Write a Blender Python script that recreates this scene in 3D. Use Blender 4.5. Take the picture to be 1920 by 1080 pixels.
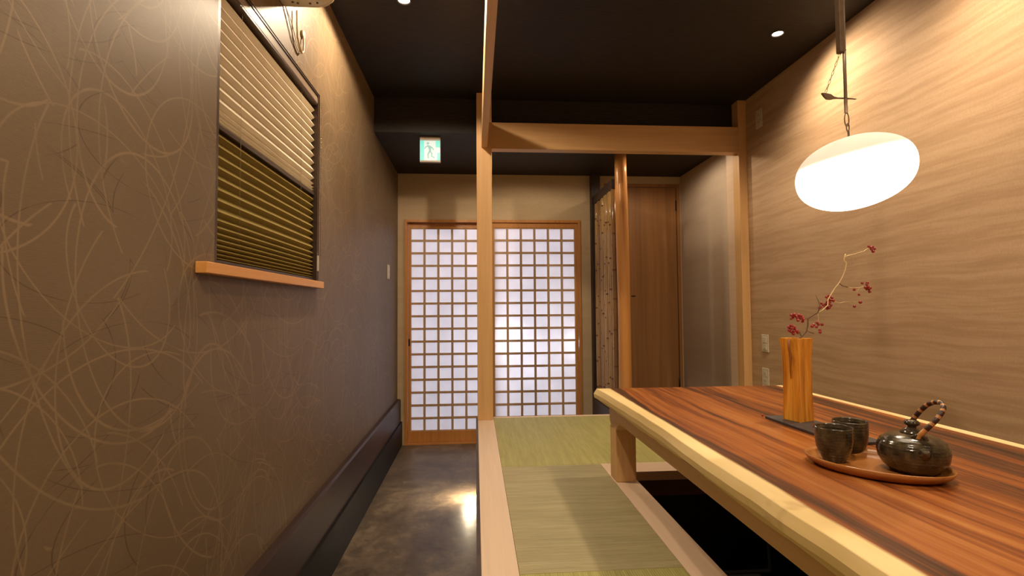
import bpy, bmesh, math, random
from mathutils import Vector, Matrix
for o in list(bpy.data.objects):
    bpy.data.objects.remove(o)
S = bpy.context.scene
COL = S.collection
PI = math.pi

# ------------------------------------------------------------------ camera
CZ = 1.104
F, YAW, PITCH, ROLL = 950.0, .072, .041, -.007
fw = Vector((math.sin(YAW)*math.cos(PITCH), math.cos(YAW)*math.cos(PITCH), math.sin(PITCH)))
r0 = fw.cross(Vector((0, 0, 1))).normalized()
u0 = r0.cross(fw)
rt = r0*math.cos(ROLL) + u0*math.sin(ROLL)
up = -r0*math.sin(ROLL) + u0*math.cos(ROLL)
cd = bpy.data.cameras.new('camera')
cam = bpy.data.objects.new('camera', cd)
COL.objects.link(cam)
cd.sensor_fit = 'HORIZONTAL'
cd.sensor_width = 36.0
cd.lens = F/1920*36
cd.clip_start = .02
m = Matrix((rt, up, -fw)).transposed().to_4x4()
m.translation = (0, 0, CZ)
cam.matrix_world = m
S.camera = cam

# ------------------------------------------------------------------ world, exposure
w = bpy.data.worlds.new('world')
S.world = w
w.use_nodes = True
w.node_tree.nodes['Background'].inputs[0].default_value = (.55, .68, 1, 1)
w.node_tree.nodes['Background'].inputs[1].default_value = .25
S.view_settings.view_transform = 'Standard'
S.view_settings.look = 'None'
S.view_settings.gamma = 1
S.view_settings.exposure = 0.0
S.view_settings.use_curve_mapping = False

WARM = (1.0, .66, .36)
WARM2 = (1.0, .79, .55)


def light(name, kind, loc, power, color=WARM, size=.05, rot=None, cone=None, blend=.6, parent=None, sizey=None):
    ld = bpy.data.lights.new(name, kind)
    ld.energy = power
    ld.color = color
    if kind == 'AREA':
        ld.shape = 'RECTANGLE' if sizey else 'DISK'
        ld.size = size
        if sizey:
            ld.size_y = sizey
    else:
        ld.shadow_soft_size = size
    if kind == 'SPOT':
        ld.spot_size = math.radians(cone)
        ld.spot_blend = blend
    o = bpy.data.objects.new(name, ld)
    COL.objects.link(o)
    o.location = loc
    if rot is not None:
        o.rotation_euler = rot
    if parent:
        o.parent = parent
    return o


# daylight and street lamps beyond the paper doors
light('daylight_outside', 'AREA', (.15, 5.1, 1.3), 50, (.86, .88, 1.0), 2.4, (PI/2, 0, PI), sizey=2.6)
light('street_lamp_low', 'POINT', (.27, 4.42, .86), 3.2, (.92, .96, 1.0), .05)
light('street_lamp_side', 'POINT', (.88, 4.40, .80), 2.2, (.92, .96, 1.0), .04)
light('street_lamp_mid', 'POINT', (.42, 4.46, .62), 1.6, (.92, .95, 1.0), .05)
light('street_lamp_warm', 'POINT', (.13, 4.52, 1.55), 1.8, (1, .55, .35), .08)

# ------------------------------------------------------------------ materials


class NT:
    def __init__(s, name):
        s.m = bpy.data.materials.new(name)
        s.m.use_nodes = True
        s.n = s.m.node_tree.nodes
        s.l = s.m.node_tree.links
        s.b = s.n['Principled BSDF']
        s.tc = s.n.new('ShaderNodeTexCoord')

    def new(s, t, **k):
        n = s.n.new(t)
        for a, b in k.items():
            setattr(n, a, b)
        return n

    def link(s, a, b):
        s.l.new(a, b)

    def mapping(s, scale=(1, 1, 1), loc=(0, 0, 0), rot=(0, 0, 0), src=None):
        n = s.new('ShaderNodeMapping')
        n.inputs['Scale'].default_value = scale
        n.inputs['Location'].default_value = loc
        n.inputs['Rotation'].default_value = rot
        s.link(src or s.tc.outputs['Object'], n.inputs[0])
        return n.outputs[0]

    def noise(s, vec, scale=5, detail=4, rough=.5, dist=0.0):
        n = s.new('ShaderNodeTexNoise')
        n.inputs['Scale'].default_value = scale
        n.inputs['Detail'].default_value = detail
        n.inputs['Roughness'].default_value = rough
        n.inputs['Distortion'].default_value = dist
        s.link(vec, n.inputs['Vector'])
        return n.outputs[0]

    def wave(s, vec, scale, dist=0, detail=2, dscale=1, direction='X', profile='SIN', rough=.5):
        n = s.new('ShaderNodeTexWave', bands_direction=direction, wave_profile=profile)
        n.inputs['Scale'].default_value = scale
        n.inputs['Distortion'].default_value = dist
        n.inputs['Detail'].default_value = detail
        n.inputs['Detail Scale'].default_value = dscale
        n.inputs['Detail Roughness'].default_value = rough
        s.link(vec, n.inputs['Vector'])
        return n.outputs['Fac'] if 'Fac' in n.outputs else n.outputs[1]

    def ramp(s, fac, stops, interp='LINEAR'):
        n = s.new('ShaderNodeValToRGB')
        n.color_ramp.interpolation = interp
        e = n.color_ramp.elements
        while len(e) < len(stops):
            e.new(.5)
        for i, (p, c) in enumerate(stops):
            e[i].position = p
            if not hasattr(c, '__len__'):
                c = (c, c, c)
            e[i].color = (*c, 1)
        s.link(fac, n.inputs[0])
        return n.outputs[0]

    def mix(s, fac, a, b, mode='MIX'):
        n = s.new('ShaderNodeMix', data_type='RGBA', blend_type=mode)
        for sock, v in ((n.inputs[0], fac), (n.inputs[6], a), (n.inputs[7], b)):
            if isinstance(v, bpy.types.NodeSocket):
                s.link(v, sock)
            elif hasattr(v, '__len__'):
                sock.default_value = (*v, 1)
            else:
                sock.default_value = v if sock == n.inputs[0] else (v, v, v, 1)
        return n.outputs[2]

    def math(s, op, a, b=0.0, clamp=False):
        n = s.new('ShaderNodeMath', operation=op, use_clamp=clamp)
        for sock, v in ((n.inputs[0], a), (n.inputs[1], b)):
            if isinstance(v, bpy.types.NodeSocket):
                s.link(v, sock)
            else:
                sock.default_value = v
        return n.outputs[0]

    def sep(s, vec):
        n = s.new('ShaderNodeSeparateXYZ')
        s.link(vec, n.inputs[0])
        return n.outputs

    def comb(s, x, y, z=0.0):
        n = s.new('ShaderNodeCombineXYZ')
        for sock, v in zip(n.inputs, (x, y, z)):
            if isinstance(v, bpy.types.NodeSocket):
                s.link(v, sock)
            else:
                sock.default_value = v
        return n.outputs[0]

    def color(s, c):
        if isinstance(c, bpy.types.NodeSocket):
            s.link(c, s.b.inputs['Base Color'])
        else:
            s.b.inputs['Base Color'].default_value = (*c, 1)

    def rough(s, v):
        if isinstance(v, bpy.types.NodeSocket):
            s.link(v, s.b.inputs['Roughness'])
        else:
            s.b.inputs['Roughness'].default_value = v

    def spec(s, v):
        s.b.inputs['Specular IOR Level'].default_value = v

    def bump(s, h, strength=.2, dist=.002):
        n = s.new('ShaderNodeBump')
        n.inputs['Strength'].default_value = strength
        n.inputs['Distance'].default_value = dist
        s.link(h, n.inputs['Height'])
        s.link(n.outputs[0], s.b.inputs['Normal'])


def plain(name, c, rough=.5, metal=0.0, spec=.5, emit=None, es=0.0, var=0.0, vscale=30):
    t = NT(name)
    if var:
        nz = t.noise(t.mapping(), vscale, 3)
        t.color(t.mix(t.ramp(nz, [(.3, 0), (.7, 1)]), tuple(x*(1-var) for x in c), tuple(min(1, x*(1+var)) for x in c)))
    else:
        t.color(c)
    t.rough(rough)
    t.b.inputs['Metallic'].default_value = metal
    t.spec(spec)
    if emit:
        t.b.inputs['Emission Color'].default_value = (*emit, 1)
        t.b.inputs['Emission Strength'].default_value = es
    return t.m


def wood(name, c0, c1, axis='Y', rough=.45, grain=1.0, spec=.4):
    """straight grained timber; the grain runs along axis"""
    t = NT(name)
    sc = [38*grain]*3
    sc['XYZ'.index(axis)] = 1.6*grain
    v = t.mapping(tuple(sc))
    n1 = t.noise(v, 1.0, 4, .6, .6)
    sc2 = [160*grain]*3
    sc2['XYZ'.index(axis)] = 4*grain
    n2 = t.noise(t.mapping(tuple(sc2)), 1.0, 2)
    f = t.math('ADD', t.math('MULTIPLY', n1, .75), t.math('MULTIPLY', n2, .25))
    t.color(t.ramp(f, [(.3, c0), (.68, c1)]))
    t.rough(rough)
    t.spec(spec)
    t.bump(n2, .05, .001)
    return t.m


M = {}
HIN0, HIN1 = (.56, .335, .15), (.66, .42, .20)
M['hinoki_y'] = wood('hinoki_y', HIN0, HIN1, 'Y')
M['hinoki_x'] = wood('hinoki_x', HIN0, HIN1, 'X')
M['hinoki_z'] = wood('hinoki_z', (.58, .34, .145), (.68, .42, .19), 'Z')
M['edge_y'] = wood('edge_y', (.62, .46, .325), (.70, .53, .385), 'Y')
M['edge_x'] = wood('edge_x', (.62, .46, .325), (.70, .53, .385), 'X')
M['sill'] = wood('sill', (.60, .27, .07), (.72, .35, .10), 'Y', .4)
M['door_frame_z'] = wood('door_frame_z', (.46, .19, .045), (.60, .27, .07), 'Z', .35)
M['door_frame_x'] = wood('door_frame_x', (.46, .19, .045), (.60, .27, .07), 'X', .35)
M['lattice'] = wood('lattice', (.48, .31, .17), (.56, .38, .22), 'Z', .5)
M['log'] = wood('log', (.50, .22, .065), (.62, .30, .095), 'Z', .28, .5)
M['wood_door'] = wood('wood_door', (.26, .12, .04), (.40, .195, .07), 'Z', .5, .35)
M['walnut'] = wood('walnut', (.034, .019, .015), (.052, .030, .024), 'Y', .42, .6, .3)
M['black_board'] = plain('black_board', (.008, .007, .007), .55, var=.3, spec=.25)
M['dark_post'] = plain('dark_post', (.030, .016, .011), .5, var=.2)
M['fascia'] = plain('fascia', (.050, .030, .024), .5, var=.35, vscale=14)
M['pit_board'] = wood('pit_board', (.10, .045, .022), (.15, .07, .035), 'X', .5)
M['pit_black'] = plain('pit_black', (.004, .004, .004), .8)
M['white_plastic'] = plain('white_plastic', (.62, .55, .44), .4, var=.03)
M['ivory'] = plain('ivory', (.72, .62, .42), .45, var=.03)
M['ac'] = plain('ac', (.62, .54, .42), .45, var=.03)
M['ac_dark'] = plain('ac_dark', (.10, .08, .06), .5)
M['cable'] = plain('cable', (.45, .36, .26), .5)
M['hose'] = plain('hose', (.60, .50, .28), .5)
M['bronze'] = plain('bronze', (.060, .036, .024), .4, .3)
M['steel'] = plain('steel', (.45, .38, .30), .35, .8)
M['black_metal'] = plain('black_metal', (.02, .016, .013), .4, .4)
M['glass_dark'] = plain('glass_dark', (.01, .012, .015), .05)
M['slate'] = plain('slate', (.045, .036, .034), .55, var=.25, vscale=60)
M['berry'] = plain('berry', (.32, .030, .030), .28, var=.25, vscale=80)
M['stem'] = plain('stem', (.11, .055, .03), .6, var=.3)
M['stem_pale'] = plain('stem_pale', (.80, .58, .27), .5, var=.15)
M['tray_wood'] = wood('tray_wood', (.28, .095, .020), (.44, .18, .045), 'X', .30, 1.2)
M['lamp_disc'] = plain('lamp_disc', (.9, .9, .9), .4, emit=(1, .86, .66), es=40)
M['trim_ring'] = plain('trim_ring', (.06, .05, .045), .4)
M['iron'] = plain('iron', (.20, .14, .09), .45, .5, var=.2)


def wallpaper_left():
    t = NT('wallpaper_arcs')
    X, Y, Z = t.sep(t.tc.outputs['Object'])
    fine = t.noise(t.mapping((40, 120, 700)), 1, 2)
    weave = t.math('SINE', t.math('MULTIPLY', Z, 2*PI/.0034))
    cloud = t.noise(t.mapping(), 3, 3)
    base = t.mix(t.ramp(cloud, [(.3, 0), (.7, 1)]), (.147, .098, .053), (.174, .119, .067))
    base = t.mix(t.math('MULTIPLY', t.ramp(fine, [(.35, 0), (.65, 1)]), .28), base, (.105, .066, .040))
    base = t.mix(t.math('MULTIPLY', t.ramp(weave, [(.0, 0), (.6, 1)]), .14), base, (.100, .062, .036))

    def rings(seed, scale, rs, width, squash=1.0, skew=0.0, rnd=.75):
        acc = None
        scale *= 1.3
        y2 = t.math('ADD', t.math('ADD', t.math('MULTIPLY', Y, scale), t.math('MULTIPLY', Z, skew*scale)), seed*7.31)
        z2 = t.math('ADD', t.math('MULTIPLY', Z, scale*squash), seed*3.77)
        v = t.new('ShaderNodeTexVoronoi', voronoi_dimensions='2D', feature='F1')
        v.inputs['Scale'].default_value = 1
        v.inputs['Randomness'].default_value = rnd
        t.link(t.comb(y2, z2), v.inputs['Vector'])
        d = v.outputs['Distance']
        cr = t.sep(v.outputs['Color'])
        for i, r in enumerate(rs):
            rr = t.math('ADD', t.math('MULTIPLY', cr[i % 3], .16), r)
            e = t.math('ABSOLUTE', t.math('SUBTRACT', d, rr))
            k = t.math('SUBTRACT', 1.0, t.math('DIVIDE', e, width*1.25*scale), True)
            acc = k if acc is None else t.math('MAXIMUM', acc, k)
        return t.math('MULTIPLY', acc, 1.7, True)

    L = None
    for args in ((1, 1.55, (.30, .50), .0023, .85, .2), (2, 2.0, (.34,), .0018, .7, -.2), (3, 1.25, (.28, .50), .0019, 1.0, .1),
                 (4, 2.2, (.36, .5), .0017, .8, .3), (5, 1.4, (.42,), .0018, .6, -.3), (6, 1.0, (.34, .46), .0018, .9, 0),
                 (7, 1.75, (.40,), .0017, 1.1, .4), (8, 1.15, (.40, .56), .0017, .75, -.4), (9, 1.8, (.30, .5), .0017, .65, .1)):
        k = rings(*args)
        L = k if L is None else t.math('MAXIMUM', L, k)
    fade = t.ramp(t.noise(t.mapping(), 7, 2), [(.35, .45), (.55, 1)])
    D = None
    for args in ((11, 1.2, (.38, .5), .0017, 1.9, .1), (12, 1.5, (.36, .5), .0016, 2.2, -.2), (13, 1.0, (.45,), .0016, 2.0, .1)):
        k = rings(*args)
        D = k if D is None else t.math('MAXIMUM', D, k)
    fade2 = t.ramp(t.noise(t.mapping((1, 1, 1), (5, 5, 5)), 6, 2), [(.44, 0), (.54, 1)])
    c = t.mix(t.math('MULTIPLY', t.math('MULTIPLY', D, fade2), .60), base, (.060, .032, .018))
    c = t.mix(t.math('MULTIPLY', t.math('MULTIPLY', L, fade), .37), c, (.34, .235, .130))
    t.color(c)
    t.rough(.50)
    t.spec(.35)
    t.bump(t.math('ADD', fine, t.math('MULTIPLY', L, .5)), .10, .001)
    return t.m


def wallpaper_right():
    t = NT('wallpaper_strata')
    X, Y, Z = t.sep(t.tc.outputs['Object'])
    warp = t.noise(t.comb(0, t.math('MULTIPLY', Y, 1.3), t.math('MULTIPLY', Z, 2.0)), 1.5, 2)
    zz = t.math('ADD', Z, t.math('MULTIPLY', warp, .05))
    n = t.noise(t.comb(0, t.math('MULTIPLY', Y, 1.3), t.math('MULTIPLY', zz, 27.0)), 1.0, 5, .6, .15)
    n2 = t.noise(t.comb(3, t.math('MULTIPLY', Y, 6), t.math('MULTIPLY', zz, 85.0)), 1.0, 4, .65, .2)
    grain = t.noise(t.mapping((60, 220, 380)), 1, 2)
    g2 = t.noise(t.mapping((60, 420, 60)), 1, 2)
    f = t.math('ADD', t.math('MULTIPLY', n, .72), t.math('MULTIPLY', n2, .28))
    c = t.ramp(f, [(.36, (.420, .272, .158)), (.47, (.475, .315, .186)), (.53, (.520, .352, .216)), (.64, (.550, .380, .238))])
    gr = t.math('ADD', t.math('MULTIPLY', grain, .5), t.math('MULTIPLY', g2, .5))
    c = t.mix(t.math('MULTIPLY', t.ramp(gr, [(.38, 0), (.62, 1)]), .22), c, (.27, .165, .10))
    t.color(c)
    t.rough(.7)
    t.spec(.2)
    t.bump(gr, .1, .001)
    return t.m


def paper_plain(name, c0, c1):
    t = NT(name)
    n = t.noise(t.mapping((30, 30, 300)), 1, 2)
    big = t.noise(t.mapping((1.2, 1.2, 10)), 1.5, 3)
    c = t.mix(t.ramp(t.math('ADD', t.math('MULTIPLY', n, .5), t.math('MULTIPLY', big, .5)), [(.38, 0), (.62, 1)]), c0, c1)
    t.color(c)
    t.rough(.75)
    t.spec(.2)
    t.bump(n, .08, .001)
    return t.m


def ceiling_mat():
    t = NT('ceiling_dark_paper')
    n = t.noise(t.mapping((14, 260, 260)), 1, 2)
    t.color(t.mix(t.ramp(n, [(.35, 0), (.65, 1)]), (.013, .010, .009), (.028, .021, .018)))
    t.rough(.6)
    t.spec(.35)
    t.bump(n, .15, .001)
    return t.m


def floor_mat():
    t = NT('floor_stone')
    o = t.mapping()
    n = t.noise(o, 3.2, 6, .65, .6)
    n2 = t.noise(t.mapping((1, .8, 1), (3, 3, 3)), 14, 5, .7, 1.0)
    f = t.math('ADD', t.math('MULTIPLY', n, .55), t.math('MULTIPLY', n2, .45))
    t.color(t.ramp(f, [(.36, (.055, .038, .026)), (.5, (.125, .092, .062)), (.62, (.23, .175, .115))]))
    t.rough(t.ramp(n2, [(.3, .30), (.7, .48)]))
    t.spec(.45)
    t.bump(n2, .12, .003)
    return t.m


def tatami_mat(name, c0, c1, ribs='Y'):
    t = NT(name)
    X, Y, Z = t.sep(t.tc.outputs['Object'])
    a = Y if ribs == 'Y' else X
    rib = t.math('SINE', t.math('MULTIPLY', a, 2*PI/.0065))
    if ribs == 'Y':
        v = t.mapping((9, 190, 1))
        v3 = t.mapping((3, 60, 1))
    else:
        v = t.mapping((190, 9, 1))
        v3 = t.mapping((60, 3, 1))
    straw = t.noise(v, 1.0, 3, .6)
    band = t.noise(v3, 1.0, 2)
    f = t.math('ADD', t.math('MULTIPLY', straw, .6), t.math('MULTIPLY', band, .4))
    c = t.ramp(f, [(.36, c0), (.62, c1)])
    c = t.mix(t.math('MULTIPLY', t.ramp(rib, [(.0, 1), (.35, 0)]), .18), c, tuple(x*.5 for x in c0))
    t.color(c)
    t.rough(.55)
    t.spec(.35)
    t.bump(t.math('ADD', rib, straw), .35, .0012)
    return t.m


def slab_mat():
    t = NT('table_slab_wood')
    X, Y, Z = t.sep(t.tc.outputs['Object'])
    wig = t.noise(t.comb(t.math('MULTIPLY', X, 1.2), t.math('MULTIPLY', Y, .9), 0), 1.6, 3, .55)
    bend = t.noise(t.comb(t.math('MULTIPLY', X, .6), t.math('MULTIPLY', Y, .8), 4), 1.2, 1)
    xx = t.math('ADD', X, t.math('ADD', t.math('MULTIPLY', wig, .085), t.math('MULTIPLY', bend, .11)))
    st = t.noise(t.comb(t.math('MULTIPLY', xx, 32), t.math('MULTIPLY', Y, .8), 0), 1.0, 5, .65, .2)
    fn = t.noise(t.comb(t.math('MULTIPLY', xx, 120), t.math('MULTIPLY', Y, 3.5), 2), 1.0, 3, .6)
    broad = t.noise(t.comb(t.math('MULTIPLY', xx, 6.5), t.math('MULTIPLY', Y, .5), 7), 1.0, 2)
    f = t.math('ADD', t.math('ADD', t.math('MULTIPLY', st, .50), t.math('MULTIPLY', broad, .34)), t.math('MULTIPLY', fn, .16))
    heart = t.ramp(f, [(.385, (.030, .014, .009)), (.44, (.085, .033, .015)), (.485, (.20, .056, .014)), (.54, (.32, .100, .022)), (.63, (.43, .180, .050))])
    sapn = t.noise(t.comb(t.math('MULTIPLY', X, 8), t.math('MULTIPLY', Y, 1.8), t.math('MULTIPLY', Z, 14)), 1.0, 4, .55)
    spot = t.noise(t.mapping((5, 5, 9), (1, 2.2, 1)), 1.3, 3, .6)
    sap = t.mix(t.ramp(sapn, [(.3, 0), (.7, 1)]), (.64, .46, .185), (.84, .66, .34))
    sap = t.mix(t.ramp(spot, [(.66, 0), (.76, .55)]), sap, (.36, .18, .06))
    wv = t.noise(t.comb(0.0, t.math('MULTIPLY', Y, 2.3), 9), 1.0, 3)
    wv = t.math('MULTIPLY', t.math('SUBTRACT', wv, .5), .03)
    l = t.math('SUBTRACT', t.math('ADD', X, wv), .552)
    r = t.math('SUBTRACT', 1.270, t.math('ADD', X, wv))
    edge = t.math('MINIMUM', l, r)
    k = t.math('ADD', t.math('MULTIPLY', edge, 120), .5, True)
    t.color(t.mix(k, sap, heart))
    t.rough(t.mix(k, .55, .30))
    t.spec(.32)
    t.bump(fn, .06, .001)
    return t.m


def vase_mat():
    t = NT('vase_wood')
    X, Y, Z = t.sep(t.tc.outputs['Object'])
    v = t.comb(t.math('MULTIPLY', X, 75), t.math('MULTIPLY', Y, 75), t.math('MULTIPLY', Z, 5))
    n = t.noise(v, 1.0, 4, .6, .4)
    t.color(t.ramp(n, [(.3, (.44, .155, .012)), (.5, (.70, .29, .030)), (.7, (.88, .45, .07))]))
    t.rough(.35)
    t.bump(n, .1, .001)
    return t.m


def ceramic(name):
    t = NT(name)
    n = t.noise(t.mapping((20, 20, 160)), 1, 3, .6, .5)
    n2 = t.noise(t.mapping(), 45, 4, .6)
    c = t.ramp(n2, [(.35, (.020, .015, .009)), (.52, (.055, .040, .020)), (.68, (.110, .076, .034))])
    c = t.mix(t.math('MULTIPLY', n, .35), c, (.02, .012, .008))
    t.color(c)
    t.rough(t.ramp(n2, [(.3, .10), (.7, .26)]))
    t.spec(.7)
    X, Y, Z = t.sep(t.tc.outputs['Object'])
    ring = t.math('SINE', t.math('MULTIPLY', Z, 2*PI/.0062))
    t.bump(t.math('ADD', t.math('ADD', t.math('MULTIPLY', n, .7), t.math('MULTIPLY', n2, .5)), t.math('MULTIPLY', ring, .16)), .45, .002)
    return t.m


def rattan():
    t = NT('rattan_wrap')
    v = t.tc.outputs['UV']
    u = t.sep(v)
    s = t.math('SINE', t.math('MULTIPLY', u[0], 2*PI*13))
    # end sections of the wrap are plain cane
    mid = t.math('MULTIPLY', t.math('GREATER_THAN', u[0], .14), t.math('LESS_THAN', u[0], .90))
    k = t.math('MULTIPLY', t.ramp(t.math('ADD', t.math('MULTIPLY', s, .5), .5), [(.20, 1), (.30, 0)]), 1.0)
    k = t.math('SUBTRACT', 1.0, k)
    c = t.mix(k, (.48, .22, .07), (.045, .016, .011))
    c = t.mix(mid, (.50, .22, .06), c)
    t.color(c)
    t.rough(.4)
    t.bump(s, .3, .001)
    return t.m


def bamboo_mat():
    t = NT('bamboo_cane')
    info = t.new('ShaderNodeObjectInfo')
    v = t.mapping((40, 40, 2.5))
    n = t.noise(v, 1.0, 3, .6)
    c = t.ramp(n, [(.3, (.34, .19, .07)), (.7, (.56, .36, .16))])
    c = t.mix(t.math('MULTIPLY', info.outputs['Random'], .85), c, (.17, .075, .025))
    t.color(c)
    t.rough(.25)
    t.spec(.6)
    return t.m


def translucent(name, col, trans=.6, rough_noise=False, emit=0):
    m_ = bpy.data.materials.new(name)
    m_.use_nodes = True
    n = m_.node_tree.nodes
    l = m_.node_tree.links
    n.remove(n['Principled BSDF'])
    out = n['Material Output']
    d = n.new('ShaderNodeBsdfDiffuse')
    tr = n.new('ShaderNodeBsdfTranslucent')
    mx = n.new('ShaderNodeMixShader')
    mx.inputs[0].default_value = trans
    tc = n.new('ShaderNodeTexCoord')
    nz = n.new('ShaderNodeTexNoise')
    nz.inputs['Scale'].default_value = 9
    nz.inputs['Detail'].default_value = 5
    l.new(tc.outputs['Object'], nz.inputs[0])
    rp = n.new('ShaderNodeValToRGB')
    rp.color_ramp.elements[0].position = .3
    rp.color_ramp.elements[1].position = .7
    rp.color_ramp.elements[0].color = (*[c*.93 for c in col], 1)
    rp.color_ramp.elements[1].color = (*col, 1)
    l.new(nz.outputs[0], rp.inputs[0])
    l.new(rp.outputs[0], d.inputs[0])
    l.new(rp.outputs[0], tr.inputs[0])
    l.new(d.outputs[0], mx.inputs[1])
    l.new(tr.outputs[0], mx.inputs[2])
    last = mx.outputs[0]
    if emit:
        e = n.new('ShaderNodeEmission')
        e.inputs[0].default_value = (1, .84, .62, 1)
        sx_ = n.new('ShaderNodeSeparateXYZ')
        l.new(tc.outputs['Object'], sx_.inputs[0])
        mr = n.new('ShaderNodeMapRange')
        mr.inputs[1].default_value = .014
        mr.inputs[2].default_value = .042
        mr.inputs[3].default_value = emit
        mr.inputs[4].default_value = .44
        l.new(sx_.outputs[2], mr.inputs[0])
        l.new(mr.outputs[0], e.inputs[1])
        ad = n.new('ShaderNodeAddShader')
        l.new(last, ad.inputs[0])
        l.new(e.outputs[0], ad.inputs[1])
        last = ad.outputs[0]
    l.new(last, out.inputs[0])
    return m_


M['wall_left'] = wallpaper_left()
M['wall_right'] = wallpaper_right()
M['wall_beige'] = paper_plain('wall_beige_paper', (.50, .38, .24), (.57, .44, .29))
M['wall_grey'] = paper_plain('wall_grey_paper', (.48, .38, .29), (.54, .44, .34))
M['ceiling'] = ceiling_mat()
M['floor'] = floor_mat()
M['tatami_a'] = tatami_mat('tatami_a', (.29, .250, .125), (.40, .345, .185), 'Y')
M['tatami_b'] = tatami_mat('tatami_b', (.30, .275, .085), (.40, .365, .125), 'X')
M['slab'] = slab_mat()
M['vase'] = vase_mat()
M['ceramic'] = ceramic('glazed_ceramic')
M['rattan'] = rattan()
M['bamboo'] = bamboo_mat()
M['bamboo_node'] = plain('bamboo_node', (.15, .075, .034), .8, spec=.1)
M['paper'] = translucent('shoji_paper', (.86, .84, .86), .62)
M['shade_light'] = translucent('shade_cream', (.90, .82, .68), .2)
M['shade_dark'] = translucent('shade_olive', (.30, .235, .085), .10)
M['lamp_shell'] = translucent('lamp_shell', (.74, .66, .60), .03, emit=5.2)
M['ladder_cord'] = plain('ladder_cord', (.30, .25, .17), .6)
M['chain'] = plain('chain', (.26, .19, .12), .35, .6)
M['sign_white'] = plain('sign_white', (.3, .33, .32), .4, emit=(.74, .92, .90), es=.62)
M['sign_green'] = plain('sign_green', (.04, .3, .25), .4, emit=(.12, .80, .66), es=.75)
M['sign_faint'] = plain('sign_faint', (.1, .3, .28), .4, emit=(.22, .46, .44), es=.6)
M['sign_case'] = plain('sign_case', (.50, .44, .38), .5)

# ------------------------------------------------------------------ mesh helpers


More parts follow.
